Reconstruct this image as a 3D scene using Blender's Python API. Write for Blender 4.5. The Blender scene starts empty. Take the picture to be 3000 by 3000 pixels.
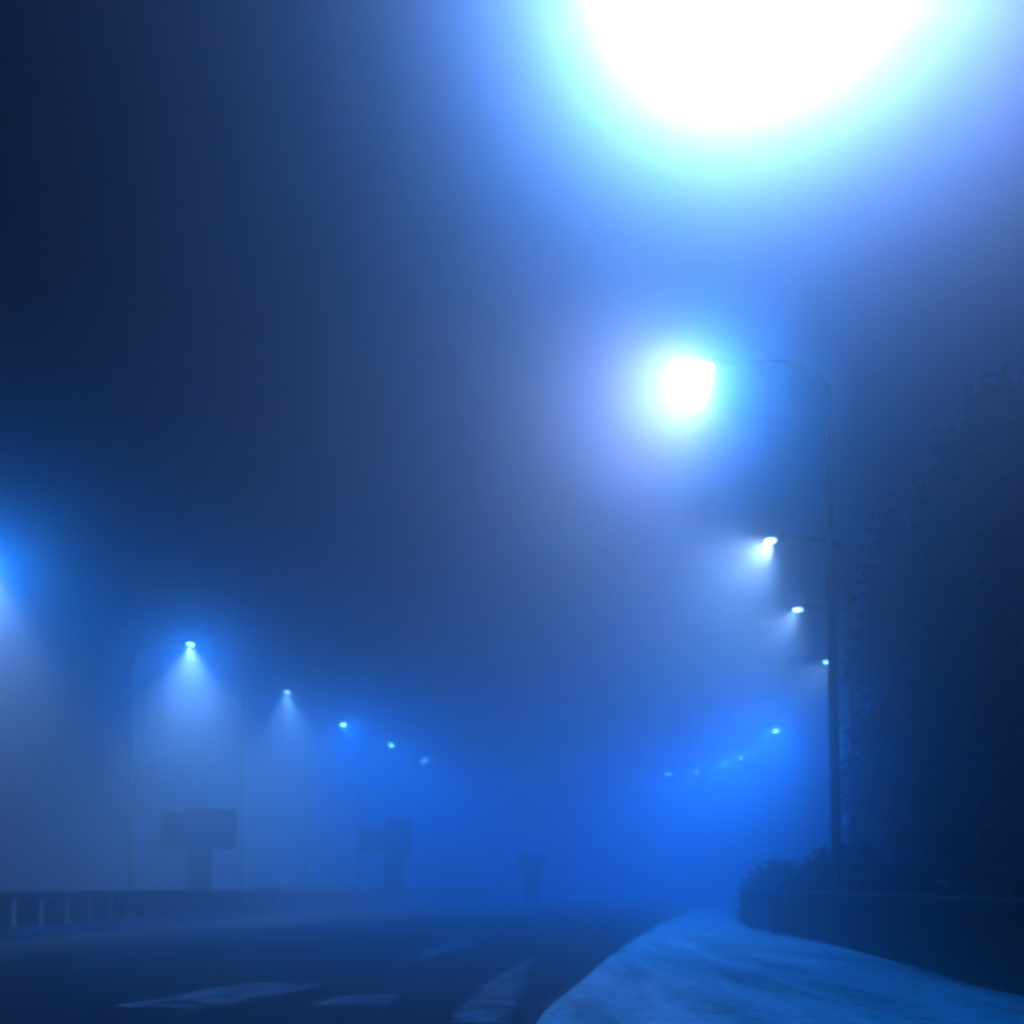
import bpy, bmesh, math, random
from mathutils import Vector, Matrix
random.seed(7)
sc = bpy.context.scene
R = math.radians

# ------------------------------------------------------------------ camera
F = 3217.0                       # focal length in pixels of the 3000 px photograph
PITCH = R(4.0); Y0 = 2365.0      # principal point row
CAMZ = 1.2
cam = bpy.data.objects.new('camera', bpy.data.cameras.new('camera'))
sc.collection.objects.link(cam); sc.camera = cam
cam.location = (0, 0, CAMZ)
cam.rotation_euler = (R(90) + PITCH, 0, 0)
cam.data.sensor_width = 36; cam.data.lens = 36 * F / 3000
cam.data.shift_y = (Y0 - 1500) / 3000
cam.data.clip_start = 0.05; cam.data.clip_end = 3000
cam.data.dof.use_dof = True; cam.data.dof.focus_distance = 3.9; cam.data.dof.aperture_fstop = 2.2

# ------------------------------------------------------------------ night sky
w = bpy.data.worlds.new('World'); sc.world = w; w.use_nodes = True
nt = w.node_tree
sky = nt.nodes.new('ShaderNodeTexSky'); sky.sky_type = 'NISHITA'; sky.sun_disc = False
sky.sun_elevation = R(-4); sky.sun_rotation = R(160)
bg = nt.nodes['Background']; nt.links.new(sky.outputs[0], bg.inputs[0]); bg.inputs[1].default_value = 0.0005

sc.view_settings.view_transform = 'Standard'
sc.view_settings.look = 'None'; sc.view_settings.exposure = 2.8; sc.view_settings.gamma = 1
sc.render.engine = 'CYCLES'
cy = sc.cycles
cy.volume_bounces = 2; cy.max_bounces = 6; cy.diffuse_bounces = 1; cy.glossy_bounces = 1
cy.use_denoising = True
cy.sample_clamp_indirect = 4
try: cy.denoiser = 'OPENIMAGEDENOISE'
except Exception: pass

# the air: extinction per metre for blue light, how much faster red dies, forward scattering
AIR_BLUE = .030; AIR_RED = 1.9; HAZE_G = .93
HAZE = AIR_BLUE * AIR_RED; SCAT = .95 / AIR_RED; HAZE_COL = (SCAT, SCAT, SCAT)
def absorb(sig): return (1 - (sig / HAZE - SCAT) / (1 - SCAT)) ** 2
HAZE_ABS = (0.0, absorb(AIR_BLUE * (1 + (AIR_RED - 1) * .3)), absorb(AIR_BLUE))
# lamps: beam watts, half angle, aim (towards the road, towards the viewer), colour; then the same of the blue spill
BLUE = (0.0, .275, 1.0)
LAMPS = {
    'near': ((13500, 22, -0.08, 2.05, (.36, 0.44, 1.0)), (115, 55, .35, .9, BLUE)),
    'tall': ((720, 31, 1.0, 1.12, (1.0, .62, .6)), (235, 62, .78, .2, BLUE)),
    'right': ((550, 29, 1.0, 1.2, (.75, .62, .8)), (200, 60, .75, .2, BLUE)),
    'far_right': ((150, 35, 1.04, .34, (.6, .60, 1.20)), (300, 80, .8, .05, BLUE)),
    'left': ((7500, 37, .17, .5, (.72, .6, .8)), (85, 67, .2, .25, BLUE)),
    'far_left': ((500, 40, .5, .12, (.6, .60, 1.20)), (300, 78, .6, .1, BLUE)),
}

# ------------------------------------------------------------------ helpers
def ray(px, py):
    v = Vector(((px - 1500) / F, -(py - Y0) / F, -1))
    return Matrix.Rotation(R(90) + PITCH, 3, 'X') @ v
def at_z(px, py, z=0.0):
    d = ray(px, py); t = (z - CAMZ) / d.z
    return Vector((0, 0, CAMZ)) + d * t
def at_y(px, py, y):
    d = ray(px, py); return Vector((0, 0, CAMZ)) + d * (y / d.y)

def mat(name, col, rough=0.7, noise=None, scale=4.0, spec=0.5, metal=0.0, bump=0.0):
    m = bpy.data.materials.new(name); m.use_nodes = True
    n = m.node_tree.nodes; l = m.node_tree.links; b = n['Principled BSDF']
    b.inputs['Roughness'].default_value = rough; b.inputs['Metallic'].default_value = metal
    b.inputs['Specular IOR Level'].default_value = spec
    tc = n.new('ShaderNodeTexCoord'); tx = n.new('ShaderNodeTexNoise')
    tx.inputs['Scale'].default_value = scale; tx.inputs['Detail'].default_value = 6
    l.new(tc.outputs['Object'], tx.inputs['Vector'])
    cr = n.new('ShaderNodeValToRGB'); c2 = noise or tuple(c * 0.6 for c in col)
    cr.color_ramp.elements[0].position = 0.35; cr.color_ramp.elements[1].position = 0.65
    cr.color_ramp.elements[0].color = (*c2, 1); cr.color_ramp.elements[1].color = (*col, 1)
    l.new(tx.outputs[0], cr.inputs[0]); l.new(cr.outputs[0], b.inputs['Base Color'])
    if bump:
        bp = n.new('ShaderNodeBump'); bp.inputs['Strength'].default_value = bump
        l.new(tx.outputs[0], bp.inputs['Height']); l.new(bp.outputs[0], b.inputs['Normal'])
    return m
M = dict(
    ground=mat('dark_verge', (.02, .024, .02), .95, scale=.8, bump=.4, spec=.05),
    asphalt=mat('asphalt', (.014, .014, .015), .95, (.008, .008, .009), scale=.35, bump=.15, spec=.08),
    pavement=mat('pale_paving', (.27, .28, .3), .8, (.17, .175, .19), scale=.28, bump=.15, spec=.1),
    pale_patch=mat('mottled_patch', (.14, .14, .145), .9, (.016, .016, .017), scale=2.2, spec=.08),
    kerb=mat('kerb_stone', (.05, .05, .052), .9, (.012, .012, .013), scale=1.2, spec=.05),
    concrete=mat('weathered_concrete', (.10, .10, .105), .9, (.03, .03, .032), scale=1.6, bump=.2, spec=.08),
    wall=mat('dark_stone_wall', (.016, .016, .018), .95, (.007, .007, .008), scale=1.5, bump=.6, spec=.05),
    coping=mat('wall_coping', (.06, .06, .065), .8, (.015, .015, .016), scale=1.3, spec=.1, bump=.3),
    steel=mat('galvanised_steel', (.12, .12, .125), .6, scale=5, metal=.4),
    dark=mat('dark_painted_steel', (.012, .012, .013), .9, scale=5, spec=.06),
    sign=mat('sign_back', (.04, .04, .045), .6, (.025, .025, .03), scale=1.2),
    bark=mat('bark', (.05, .04, .03), .95, scale=6, bump=.6),
    leaf=mat('dark_evergreen_leaf', (.012, .02, .012), .8, (.006, .012, .007), scale=1.2, spec=.2),
)
def mottled(m, light, dark, along):
    """frost and grit swept into streaks that run along the pavement, over finer grain"""
    n = m.node_tree.nodes; l = m.node_tree.links; b = n['Principled BSDF']
    tc = n.new('ShaderNodeTexCoord'); mp = n.new('ShaderNodeMapping'); l.new(tc.outputs['Object'], mp.inputs[0])
    mp.inputs['Rotation'].default_value = (0, 0, along); mp.inputs['Scale'].default_value = (1.5, .16, 1)
    a = n.new('ShaderNodeTexNoise'); a.inputs['Scale'].default_value = 1.0; a.inputs['Detail'].default_value = 7; a.inputs['Roughness'].default_value = .65
    a.inputs['Distortion'].default_value = .5
    l.new(mp.outputs[0], a.inputs['Vector'])
    g = n.new('ShaderNodeTexNoise'); g.inputs['Scale'].default_value = 5; g.inputs['Detail'].default_value = 8
    l.new(tc.outputs['Object'], g.inputs['Vector'])
    mx = n.new('ShaderNodeMix'); mx.data_type = 'FLOAT'; mx.inputs[0].default_value = .3
    l.new(a.outputs[0], mx.inputs[2]); l.new(g.outputs[0], mx.inputs[3])
    cr = n.new('ShaderNodeValToRGB'); e = cr.color_ramp.elements
    e[0].position = .38; e[0].color = (*dark, 1); e[1].position = .60; e[1].color = (*light, 1)
    l.new(mx.outputs[0], cr.inputs[0]); l.new(cr.outputs[0], b.inputs['Base Color'])
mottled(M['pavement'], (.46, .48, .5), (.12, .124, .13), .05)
mottled(M['asphalt'], (.020, .020, .021), (.006, .006, .0065), -.15)
def emis(name, col, s):
    m = bpy.data.materials.new(name); m.use_nodes = True
    n = m.node_tree.nodes; n.remove(n['Principled BSDF'])
    e = n.new('ShaderNodeEmission'); e.inputs[0].default_value = (*col, 1); e.inputs[1].default_value = s
    m.node_tree.links.new(e.outputs[0], n['Material Output'].inputs[0]); return m
M['lit'] = emis('lit_lamp_lens', (1, .97, .92), 3)

M['lit_strong'] = emis('lit_lamp_lens_strong', (1, .9, .8), 16)
def obj(name, bm, m, parent=None, smooth=False):
    me = bpy.data.meshes.new(name); bm.normal_update(); bm.to_mesh(me); bm.free()
    if smooth:
        for p in me.polygons: p.use_smooth = True
    me.materials.append(M[m])
    o = bpy.data.objects.new(name, me); sc.collection.objects.link(o)
    if parent: o.parent = parent
    return o
def empty(name, loc=(0, 0, 0), rz=0):
    o = bpy.data.objects.new(name, None); sc.collection.objects.link(o)
    o.location = loc; o.rotation_euler = (0, 0, rz); o.empty_display_size = .3
    return o
def tag(o, label=None, cat=None, group=None, kind=None):
    if label: o['label'] = label
    if cat: o['category'] = cat
    if group: o['group'] = group
    if kind: o['kind'] = kind
    return o
def copy_tree(o, parent=None):
    c = o.copy(); sc.collection.objects.link(c)
    if parent: c.parent = parent
    for ch in list(o.children): copy_tree(ch, c)
    return c
def box(bm, c, s, rz=0, bev=0):
    r = bmesh.ops.create_cube(bm, size=1)
    vs = r['verts']
    bmesh.ops.scale(bm, vec=s, verts=vs)
    if bev:
        es = list({e for v in vs for e in v.link_edges})
        rr = bmesh.ops.bevel(bm, geom=es, offset=bev, segments=2, affect='EDGES')
        vs = list({v for f in rr['faces'] for v in f.verts} | {v for v in vs if v.is_valid})
    bmesh.ops.rotate(bm, cent=(0, 0, 0), matrix=Matrix.Rotation(rz, 3, 'Z'), verts=vs)
    bmesh.ops.translate(bm, vec=c, verts=vs)
def tube(bm, pts, rad, n=12, cap=True):
    rings = []
    for i, p in enumerate(pts):
        p = Vector(p)
        a = Vector(pts[max(i - 1, 0)]); b = Vector(pts[min(i + 1, len(pts) - 1)])
        t = (b - a).normalized()
        u = t.cross(Vector((0, 1, 0)) if abs(t.y) < .9 else Vector((1, 0, 0))).normalized(); v = t.cross(u)
        r = rad[i] if isinstance(rad, (list, tuple)) else rad
        rings.append([bm.verts.new(p + u * r * math.cos(k * 2 * math.pi / n) + v * r * math.sin(k * 2 * math.pi / n)) for k in range(n)])
    for a, b in zip(rings, rings[1:]):
        for k in range(n): bm.faces.new((a[k], a[(k + 1) % n], b[(k + 1) % n], b[k]))
    if cap: bm.faces.new(rings[0][::-1]); bm.faces.new(rings[-1])
def catmull(pts, n=8):
    out = []
    P = [Vector(p) for p in pts]; P = [2 * P[0] - P[1]] + P + [2 * P[-1] - P[-2]]
    for i in range(1, len(P) - 2):
        for k in range(n):
            t = k / n; a, b, c, d = P[i - 1:i + 3]
            out.append(.5 * ((2 * b) + (c - a) * t + (2 * a - 5 * b + 4 * c - d) * t * t + (3 * b - a - 3 * c + d) * t ** 3))
    out.append(P[-2]); return out
def sweep(bm, pts, prof):
    """prof: closed list of (side offset, height); swept along the plan path pts"""
    rings = []
    for i, p in enumerate(pts):
        t = (pts[min(i + 1, len(pts) - 1)] - pts[max(i - 1, 0)]); t.z = 0; t.normalize()
        s = Vector((t.y, -t.x, 0))
        rings.append([bm.verts.new(Vector((p.x, p.y, 0)) + s * a + Vector((0, 0, h))) for a, h in prof])
    n = len(prof)
    for a, b in zip(rings, rings[1:]):
        for k in range(n): bm.faces.new((a[k], a[(k + 1) % n], b[(k + 1) % n], b[k]))
    bm.faces.new(rings[0][::-1]); bm.faces.new(rings[-1])
    bmesh.ops.recalc_face_normals(bm, faces=bm.faces)
def sheet(bm, left, right, z):
    a = [bm.verts.new((p.x, p.y, z)) for p in left]; b = [bm.verts.new((p.x, p.y, z)) for p in right]
    for i in range(len(a) - 1): bm.faces.new((a[i], b[i], b[i + 1], a[i + 1]))

# ------------------------------------------------------------------ ground, road, pavement
bm = bmesh.new(); S = 1500
bmesh.ops.create_grid(bm, x_segments=2, y_segments=2, size=S)
g = obj('ground', bm, 'ground'); tag(g, kind='structure')

# outer (left) line of the bend and inner (right) wall line, in metres seen from above
LEFT = catmull([(-14, -12, 0), (-12.6, 8, 0), (-11.3, 24, 0), (-9.3, 44, 0), (-6.3, 66, 0), (-1, 88, 0), (9, 106, 0), (24, 118, 0), (45, 126, 0)], 8)
wl = [at_z(2960, 2925), at_z(2700, 2850), at_z(2415, 2768), at_z(2250, 2730), at_z(2175, 2705), at_z(2185, 2685)]
WALLP = catmull([(wl[0].x + .3, wl[0].y - 9, 0), *[(p.x, p.y, 0) for p in wl], (wl[-1].x + 3, wl[-1].y + 8, 0), (wl[-1].x + 9, wl[-1].y + 22, 0)], 8)
def resample(P, n):
    L = [0]
    for a, b in zip(P, P[1:]): L.append(L[-1] + (b - a).length)
    out = []
    for i in range(n):
        s = L[-1] * i / (n - 1); k = max(j for j in range(len(L)) if L[j] <= s + 1e-9); k = min(k, len(P) - 2)
        t = (s - L[k]) / max(L[k + 1] - L[k], 1e-6); out.append(P[k].lerp(P[k + 1], t))
    return out
ROADR = catmull([(6, -12, 0), (8, 4, 0), *[(p.x, p.y, 0) for p in wl[:-1]], (15, 62, 0), (24, 84, 0), (50, 98, 0)], 8)
bm = bmesh.new(); sheet(bm, resample(LEFT, 60), resample(ROADR, 60), .004)
tag(obj('road', bm, 'asphalt'), kind='structure')
# pale pavement on the right of the carriageway, with its kerb
pe = [at_z(1560, 3040), at_z(1625, 2960), at_z(1700, 2890), at_z(1800, 2805), at_z(1900, 2735), at_z(2010, 2680), at_z(2110, 2648)]
PL = catmull([(pe[0].x - .5, pe[0].y - 8, 0)] + [(p.x, p.y, 0) for p in pe], 8)
PR = catmull([(wl[0].x + .3, wl[0].y - 9, 0), *[(p.x, p.y, 0) for p in wl[:-1]], (pe[-1].x + 1.4, pe[-1].y, 0)], 8)
random.seed(3)
for i, p in enumerate(PL): p.x += random.gauss(0, .02)
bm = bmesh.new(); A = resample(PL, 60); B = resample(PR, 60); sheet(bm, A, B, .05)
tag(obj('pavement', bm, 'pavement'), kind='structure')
bm = bmesh.new(); sweep(bm, A, [(-.16, .006), (-.13, .046), (0, .054), (.01, .01)])
tag(obj('kerb', bm, 'kerb'), kind='structure')

# pale irregular patches laid flat on the carriageway
def mark(pts, seed, z=.008, m='pale_patch'):
    """a pale patch: the outline is subdivided and frayed on the ground"""
    random.seed(seed)
    P = [at_z(*p) for p in pts]; out = []
    for i, p in enumerate(P):
        q = P[(i + 1) % len(P)]; n = 14
        for k in range(n):
            v = p.lerp(q, k / n); j = (q - p).length * .006 + .015
            out.append((v.x + random.gauss(0, j), v.y + random.gauss(0, j * 2.2)))
    bm = bmesh.new(); bm.faces.new([bm.verts.new((x, y, z)) for x, y in out])
    bmesh.ops.triangulate(bm, faces=bm.faces[:])
    for f in bm.faces:
        f.normal_update()
        if f.normal.z < 0: f.normal_flip()
    return obj('road_patch', bm, m)
marks = [([(1310, 2998), (1480, 2998), (1535, 2900), (1560, 2800), (1500, 2835), (1400, 2900)], 'wide pale patch beside the dark kerb line, brightest on the carriageway'),
         ([(330, 2950), (600, 2958), (880, 2905), (960, 2882), (700, 2880), (480, 2925)], 'long faint pale streak at the lower left of the road'),
         ([(900, 2945), (1120, 2948), (1200, 2915), (1010, 2918)], 'short faint pale patch midway across the road'),
         ([(1170, 2812), (1250, 2814), (1400, 2762), (1340, 2758)], 'thin distant faint pale dash in the middle of the road')]
for i, (p, lab) in enumerate(marks):
    tag(mark(p, i), lab, 'road marking', 'pale patches on the carriageway')

# ------------------------------------------------------------------ left parapet with square posts
par = empty('parapet', (LEFT[8].x, LEFT[8].y, 0))
tag(par, 'long pale concrete parapet with square posts along the left of the road', 'parapet')
off = Vector((-par.location.x, -par.location.y, 0))
def shifted(P): return [p + off for p in P]
PP = resample(LEFT, 120)
bm = bmesh.new(); sweep(bm, shifted(PP), [(-.35, .004), (-.35, .26), (.35, .26), (.42, .2), (.42, .004)]); obj('plinth', bm, 'concrete', par)
bm = bmesh.new(); sweep(bm, shifted(PP), [(-.16, .84), (-.16, 1.02), (.16, 1.02), (.16, .84)]); obj('top_rail', bm, 'wall', par)
L = 0; posts = []
for a, b in zip(PP, PP[1:]): L += (b - a).length
NP = int(L / 1.2)
QQ = resample(LEFT, NP)
pm = None
vis = [i for i in range(NP) if QQ[i].y > 17][:90]
for i in vis:
    p = QQ[i]; t = QQ[min(i + 1, NP - 1)] - QQ[i - 1]
    if pm is None:
        bm = bmesh.new(); box(bm, (0, 0, .55), (.42, .36, .576), bev=.02); pm = obj('post', bm, 'wall', par)
        o = pm
    else:
        o = pm.copy(); sc.collection.objects.link(o); o.parent = par
    o.location = (p.x + off.x, p.y + off.y, 0); o.rotation_euler = (0, 0, math.atan2(t.y, t.x))

# ------------------------------------------------------------------ right wall, pale coping
wo = Vector((WALLP[16].x, WALLP[16].y, 0))
rw = empty('low_wall', wo); tag(rw, 'low dark stone wall with a pale coping bounding the right of the pavement', 'wall')
W2 = [p - wo for p in WALLP]
bm = bmesh.new(); sweep(bm, W2, [(0, 0), (0, .96), (.34, .96), (.34, 0)]); obj('masonry', bm, 'wall', rw)
bm = bmesh.new(); sweep(bm, W2, [(-.04, .963), (-.04, 1.03), (.02, 1.05), (.34, 1.05), (.40, 1.03), (.40, .963)]); obj('coping', bm, 'coping', rw)

# ------------------------------------------------------------------ foliage
def leaves(bm, pts, size):
    for p in pts:
        d = Vector((random.gauss(0, 1), random.gauss(0, 1), random.gauss(0, 1))).normalized()
        u = d.orthogonal().normalized(); v = d.cross(u); s = size * random.uniform(.6, 1.5)
        a = p + u * s; b = p + v * s * .55; c = p - u * s; e = p - v * s * .55
        bm.faces.new([bm.verts.new(q) for q in (a, b, c, e)])
def column_tree(x, y, h, r, label, seed):
    random.seed(seed)
    t = empty('evergreen_tree', (x, y, 0)); tag(t, label, 'tree', 'dark evergreens behind the right wall')
    bm = bmesh.new(); tube(bm, [(0, 0, -.1), (.05, .02, h * .3), (0, .05, h * .6), (.03, 0, h * .93)], [.22, .17, .1, .02], 10)
    for k in range(14):
        z = h * (.12 + .06 * k); a = k * 2.4; q = r * .7
        tube(bm, [(0, 0, z), (math.cos(a) * q * .6, math.sin(a) * q * .6, z + .4), (math.cos(a) * q, math.sin(a) * q, z + 1.1)], [.05, .03, .01], 6)
    obj('trunk', bm, 'bark', t, True)
    bm = bmesh.new(); pts = []
    for _ in range(260):
        z = random.uniform(.03, 1.0); rr = r * (min(1, z / .1) ** .4) * (1 - max(0, (z - .55) / .45) ** 1.8) * random.uniform(.85, 1.12)
        a = random.uniform(0, 6.283); q = rr * math.sqrt(random.uniform(.1, 1))
        c = Vector((math.cos(a) * q, math.sin(a) * q, z * h)); cs = random.uniform(.25, .5)
        for _ in range(48): pts.append(c + Vector((random.gauss(0, cs * .5), random.gauss(0, cs * .5), random.gauss(0, cs * .8))))
    leaves(bm, pts, .13); obj('crown', bm, 'leaf', t)
TREES = [(10.9, 31.0, 11.5, 1.25, 'dark columnar evergreen directly right of the bare lamp pole, leftmost of the row'),
         (11.6, 28.0, 12.6, 1.7, 'dark columnar evergreen, second from the lamp pole behind the wall'),
         (10.9, 24.5, 12.2, 1.8, 'dark columnar evergreen, third from the lamp pole, behind the wall coping'),
         (11.0, 20.8, 12.0, 1.9, 'dark columnar evergreen nearest the camera at the right edge of the view')]
for i, (x, y, h, r, lab) in enumerate(TREES): column_tree(x, y, h, r, lab, 30 + i)

def bush(x, y, rx, ry, h, label, seed, n=110):
    random.seed(seed)
    t = empty('bush', (x, y, 0)); tag(t, label, 'bush', 'dark bushes behind the low wall')
    bm = bmesh.new()
    for k in range(7):
        a = k * .9; tube(bm, [(0, 0, 0), (math.cos(a) * rx * .4, math.sin(a) * ry * .4, h * .5), (math.cos(a) * rx * .6, math.sin(a) * ry * .6, h * .8)], [.04, .025, .01], 6)
    obj('stem', bm, 'bark', t)
    bm = bmesh.new(); pts = []
    for _ in range(n):
        a = random.uniform(0, 6.283); q = math.sqrt(random.random()); z = random.random()
        e = math.sqrt(max(0, 1 - (z * .95) ** 3))
        c = Vector((math.cos(a) * q * rx * e, math.sin(a) * q * ry * e, z * h))
        for _ in range(45): pts.append(c + Vector((random.gauss(0, .16), random.gauss(0, .16), random.gauss(0, .14))))
    leaves(bm, pts, .075); obj('crown', bm, 'leaf', t)
BUSH = [(wl[4].x + 1.0, wl[4].y - 1.0, 1.25, 1.6, 1.72, 'dark rounded bush at the far left end of the wall'),
        (wl[3].x + 1.3, wl[3].y - 2.5, 1.4, 2.0, 1.85, 'dark bush beside the foot of the lamp pole, behind the wall'),
        (wl[2].x + 2.3, wl[2].y + .3, 1.7, 2.2, 2.2, 'taller dark bush behind the wall, just right of the lamp pole'),
        (wl[1].x + 2.6, wl[1].y + 2.5, 2.0, 2.0, 1.9, 'dark bush under the evergreens at the right edge')]
for i, a in enumerate(BUSH): bush(*a, seed=60 + i)

# ------------------------------------------------------------------ sign boards on the left
def sign(px0, px1, y, boards, legs, label):
    """boards: list of pixel rects at depth y, each an own panel"""
    c = at_y((px0 + px1) / 2, 2590, y); t = empty('road_sign', (c.x, y, 0))
    tag(t, label, 'sign', 'dark sign boards beyond the parapet')
    for k, (x0, y0, x1, y1) in enumerate(boards):
        a = at_y(x0, y0, y); b = at_y(x1, y1, y)
        bm = bmesh.new(); box(bm, ((a.x + b.x) / 2 - c.x, -.06 * (k % 2), (a.z + b.z) / 2), (abs(b.x - a.x) - .03, .05, a.z - b.z), bev=.015)
        bx = obj('board', bm, 'sign', t)
        bm = bmesh.new()
        bm.free()
        for q in (.3, .7):
            bm = bmesh.new(); box(bm, ((a.x + b.x) / 2 - c.x, -.06 * (k % 2) + .05, b.z + (a.z - b.z) * q), (abs(b.x - a.x) - .1, .04, .08)); obj('brace', bm, 'dark', bx)
    bot = min(at_y(0, bb[3], y).z for bb in boards); top = max(at_y(0, bb[1], y).z for bb in boards) - .15
    for x0 in legs:
        a = at_y(x0, 2590, y); bm = bmesh.new(); tube(bm, [(a.x - c.x, .17, -.2), (a.x - c.x, .17, top)], .14, 12)
        obj('post', bm, 'dark', t, True)
    a = at_y(legs[0], 2590, y).x; b = at_y(legs[-1], 2590, y).x
    bm = bmesh.new(); box(bm, ((a + b) / 2 - c.x, .13, bot / 2), (abs(b - a) + .2, .04, bot - .1)); obj('cabinet_panel', bm, 'dark', t)
sign(470, 695, 44, [(472, 2378, 548, 2482), (550, 2372, 618, 2500), (620, 2372, 695, 2488)], (555, 605), 'wide dark three panel sign board on a thick stem, leftmost and largest')
sign(1050, 1210, 60, [(1052, 2425, 1125, 2500), (1127, 2396, 1208, 2512)], (1132, 1172), 'stepped two panel sign board, its right panel taller, right of the wide one')
sign(1515, 1600, 66, [(1517, 2500, 1556, 2545), (1560, 2505, 1600, 2540)], (1545, 1575), 'faint small far sign board nearly lost in the fog at the middle')

# ------------------------------------------------------------------ street lamps
LH = 12.0
def light(name, kind, parent, loc, power, col, rot=(0, 0, 0), size=100, blend=1, radius=.12, falloff=None, smooth=0):
    d = bpy.data.lights.new(name, kind); d.energy = power; d.color = col; d.shadow_soft_size = radius
    if kind == 'SPOT': d.spot_size = R(size); d.spot_blend = blend
    d.use_nodes = True
    n = d.node_tree.nodes; e = n['Emission']
    if falloff:
        f = n.new('ShaderNodeLightFalloff'); f.inputs['Strength'].default_value = 1; f.inputs['Smooth'].default_value = smooth
        d.node_tree.links.new(f.outputs[falloff], e.inputs['Strength'])
    o = bpy.data.objects.new(name, d); sc.collection.objects.link(o); o.parent = parent; o.location = loc; o.rotation_euler = rot
    return o
def make_lamp(ARM=2.45):
    """head at local (0,0,LH); the arm runs to a pole at local +X"""
    t = empty('street_lamp')
    bm = bmesh.new(); tube(bm, [(ARM, 0, -.2), (ARM, 0, .6), (ARM, 0, 6), (ARM, 0, LH - .9)], [.12, .11, .09, .07], 16); obj('pole', bm, 'dark', t, True)
    bm = bmesh.new(); tube(bm, [(ARM, 0, LH - 1.0), (ARM, 0, LH - .45), (ARM - .25, 0, LH - .08), (ARM - .9, 0, LH + .12), (.35, 0, LH + .14)], [.08, .075, .065, .055, .05], 12); obj('arm', bm, 'dark', t, True)
    bm = bmesh.new(); box(bm, (0, 0, LH + .13), (.85, .34, .16), bev=.06)
    box(bm, (.2, 0, LH + .22), (.3, .2, .08), bev=.03)
    hd = obj('lamp_head', bm, 'steel', t)
    bm = bmesh.new(); tube(bm, [(-.05, 0, LH + .06), (-.05, 0, LH + .03), (-.05, 0, LH - .0)], [.19, .16, .08], 16); obj('lens', bm, 'lit', hd, True)
    bm = bmesh.new(); box(bm, (ARM, -.16, 1.1), (.16, .04, .5), bev=.01); obj('hatch', bm, 'steel', t)
    return t
def add_light(t, kind, gain=1.0):
    side = -1 if 'left' in kind else 1
    for name, (watts, half, road, viewer, col), fall in zip(('beam_light', 'spill_light'), LAMPS[kind], (None, 'Linear')):
        d = Vector((-side * road, -viewer, -1)); d.rotate(Matrix.Rotation(-t.rotation_euler.z, 3, 'Z'))
        light(name, 'SPOT', t, (-.05, 0, LH - .06), watts * gain, col, d.to_track_quat('-Z', 'Y').to_euler(), 2 * half, 1, falloff=fall, smooth=70)
# positions of the lamp heads
RIGHT = [(2090, -60), (2075, 1085), (2260, 1590), (2340, 1790), (2425, 1943), (2275, 2143), (2172, 2220), (2125, 2240), (2045, 2262), (1960, 2270)]
LEFTL = [(-40, 1640), (555, 1890), (840, 2030), (1005, 2125), (1145, 2185), (1240, 2230)]
RL = ['overhead street lamp whose glare fills the top right, its head above the frame',
      'bright street lamp below the great glare, on the tall bare pole at the right',
      'street lamp with a short beam just above the treeline gap, third down on the right',
      'small street lamp near the pole, fourth down the right row',
      'tiny street lamp seen just right of the dark pole',
      'faint speck of a street lamp between the pole and the far cluster on the bend',
      'far street lamp, highest and rightmost of the cluster on the bend',
      'far street lamp, second from the right in the cluster on the bend',
      'far faint street lamp, second from the left in the cluster on the bend',
      'faintest far street lamp, leftmost of the cluster on the bend']
LL = ['street lamp at the left edge of the view with only its glow showing',
      'brightest street lamp of the left row above the wide sign',
      'street lamp of the left row with a small fan of light, next after the brightest',
      'dim street lamp of the left row, fourth counting from the left edge',
      'small street lamp of the left row above the stepped sign, last but one',
      'smallest street lamp ending the left row']
def place(t, px, py, rz, lab, grp):
    p = at_z(px, py, LH); t.location = (p.x, p.y, 0); t.rotation_euler = (0, 0, rz)
    tag(t, lab, 'street lamp', grp); return t
ALL = []
near_lamp = make_lamp(4.9)
proto = make_lamp()
for i, (px, py) in enumerate(RIGHT):
    t = near_lamp if i == 0 else proto if i == 1 else copy_tree(proto)
    place(t, px, py, R((-42, -4)[i] if i < 2 else 0), RL[i], 'street lamps along the right of the bend'); ALL.append((t, 'near' if i == 0 else 'tall' if i == 1 else 'right' if i < 5 else 'far_right', (1, 1, 1.17, .72, .72, 1, 1, 1, 1, 1)[i]))
proto2 = make_lamp()
for i, (px, py) in enumerate(LEFTL):
    t = proto2 if i == 0 else copy_tree(proto2)
    place(t, px, py, R(180), LL[i], 'street lamps along the left of the road'); ALL.append((t, 'left' if i < 3 else 'far_left', (.7, 1.5, 1.1, 1, 1, 1)[i]))

for a in ALL: add_light(*a)
for t, kind, gain in ALL:                        # the far lamps show as bare points of light
    if kind.startswith('far'):
        for hd in t.children:
            for le in hd.children:
                if le.name.startswith('lens'):
                    le.data = le.data.copy(); le.data.materials[0] = M['lit_strong']

# ------------------------------------------------------------------ haze
bm = bmesh.new(); box(bm, (5, 75, 14), (260, 200, 30))
m = bpy.data.materials.new('haze'); m.use_nodes = True; n = m.node_tree.nodes; n.remove(n['Principled BSDF'])
v = n.new('ShaderNodeVolumePrincipled'); v.inputs['Color'].default_value = (*HAZE_COL, 1); v.inputs['Absorption Color'].default_value = (*HAZE_ABS, 1); v.inputs['Density'].default_value = HAZE
v.inputs['Anisotropy'].default_value = HAZE_G
m.node_tree.links.new(v.outputs[0], n['Material Output'].inputs['Volume']); M['haze'] = m
tag(obj('haze', bm, 'haze'), kind='stuff')
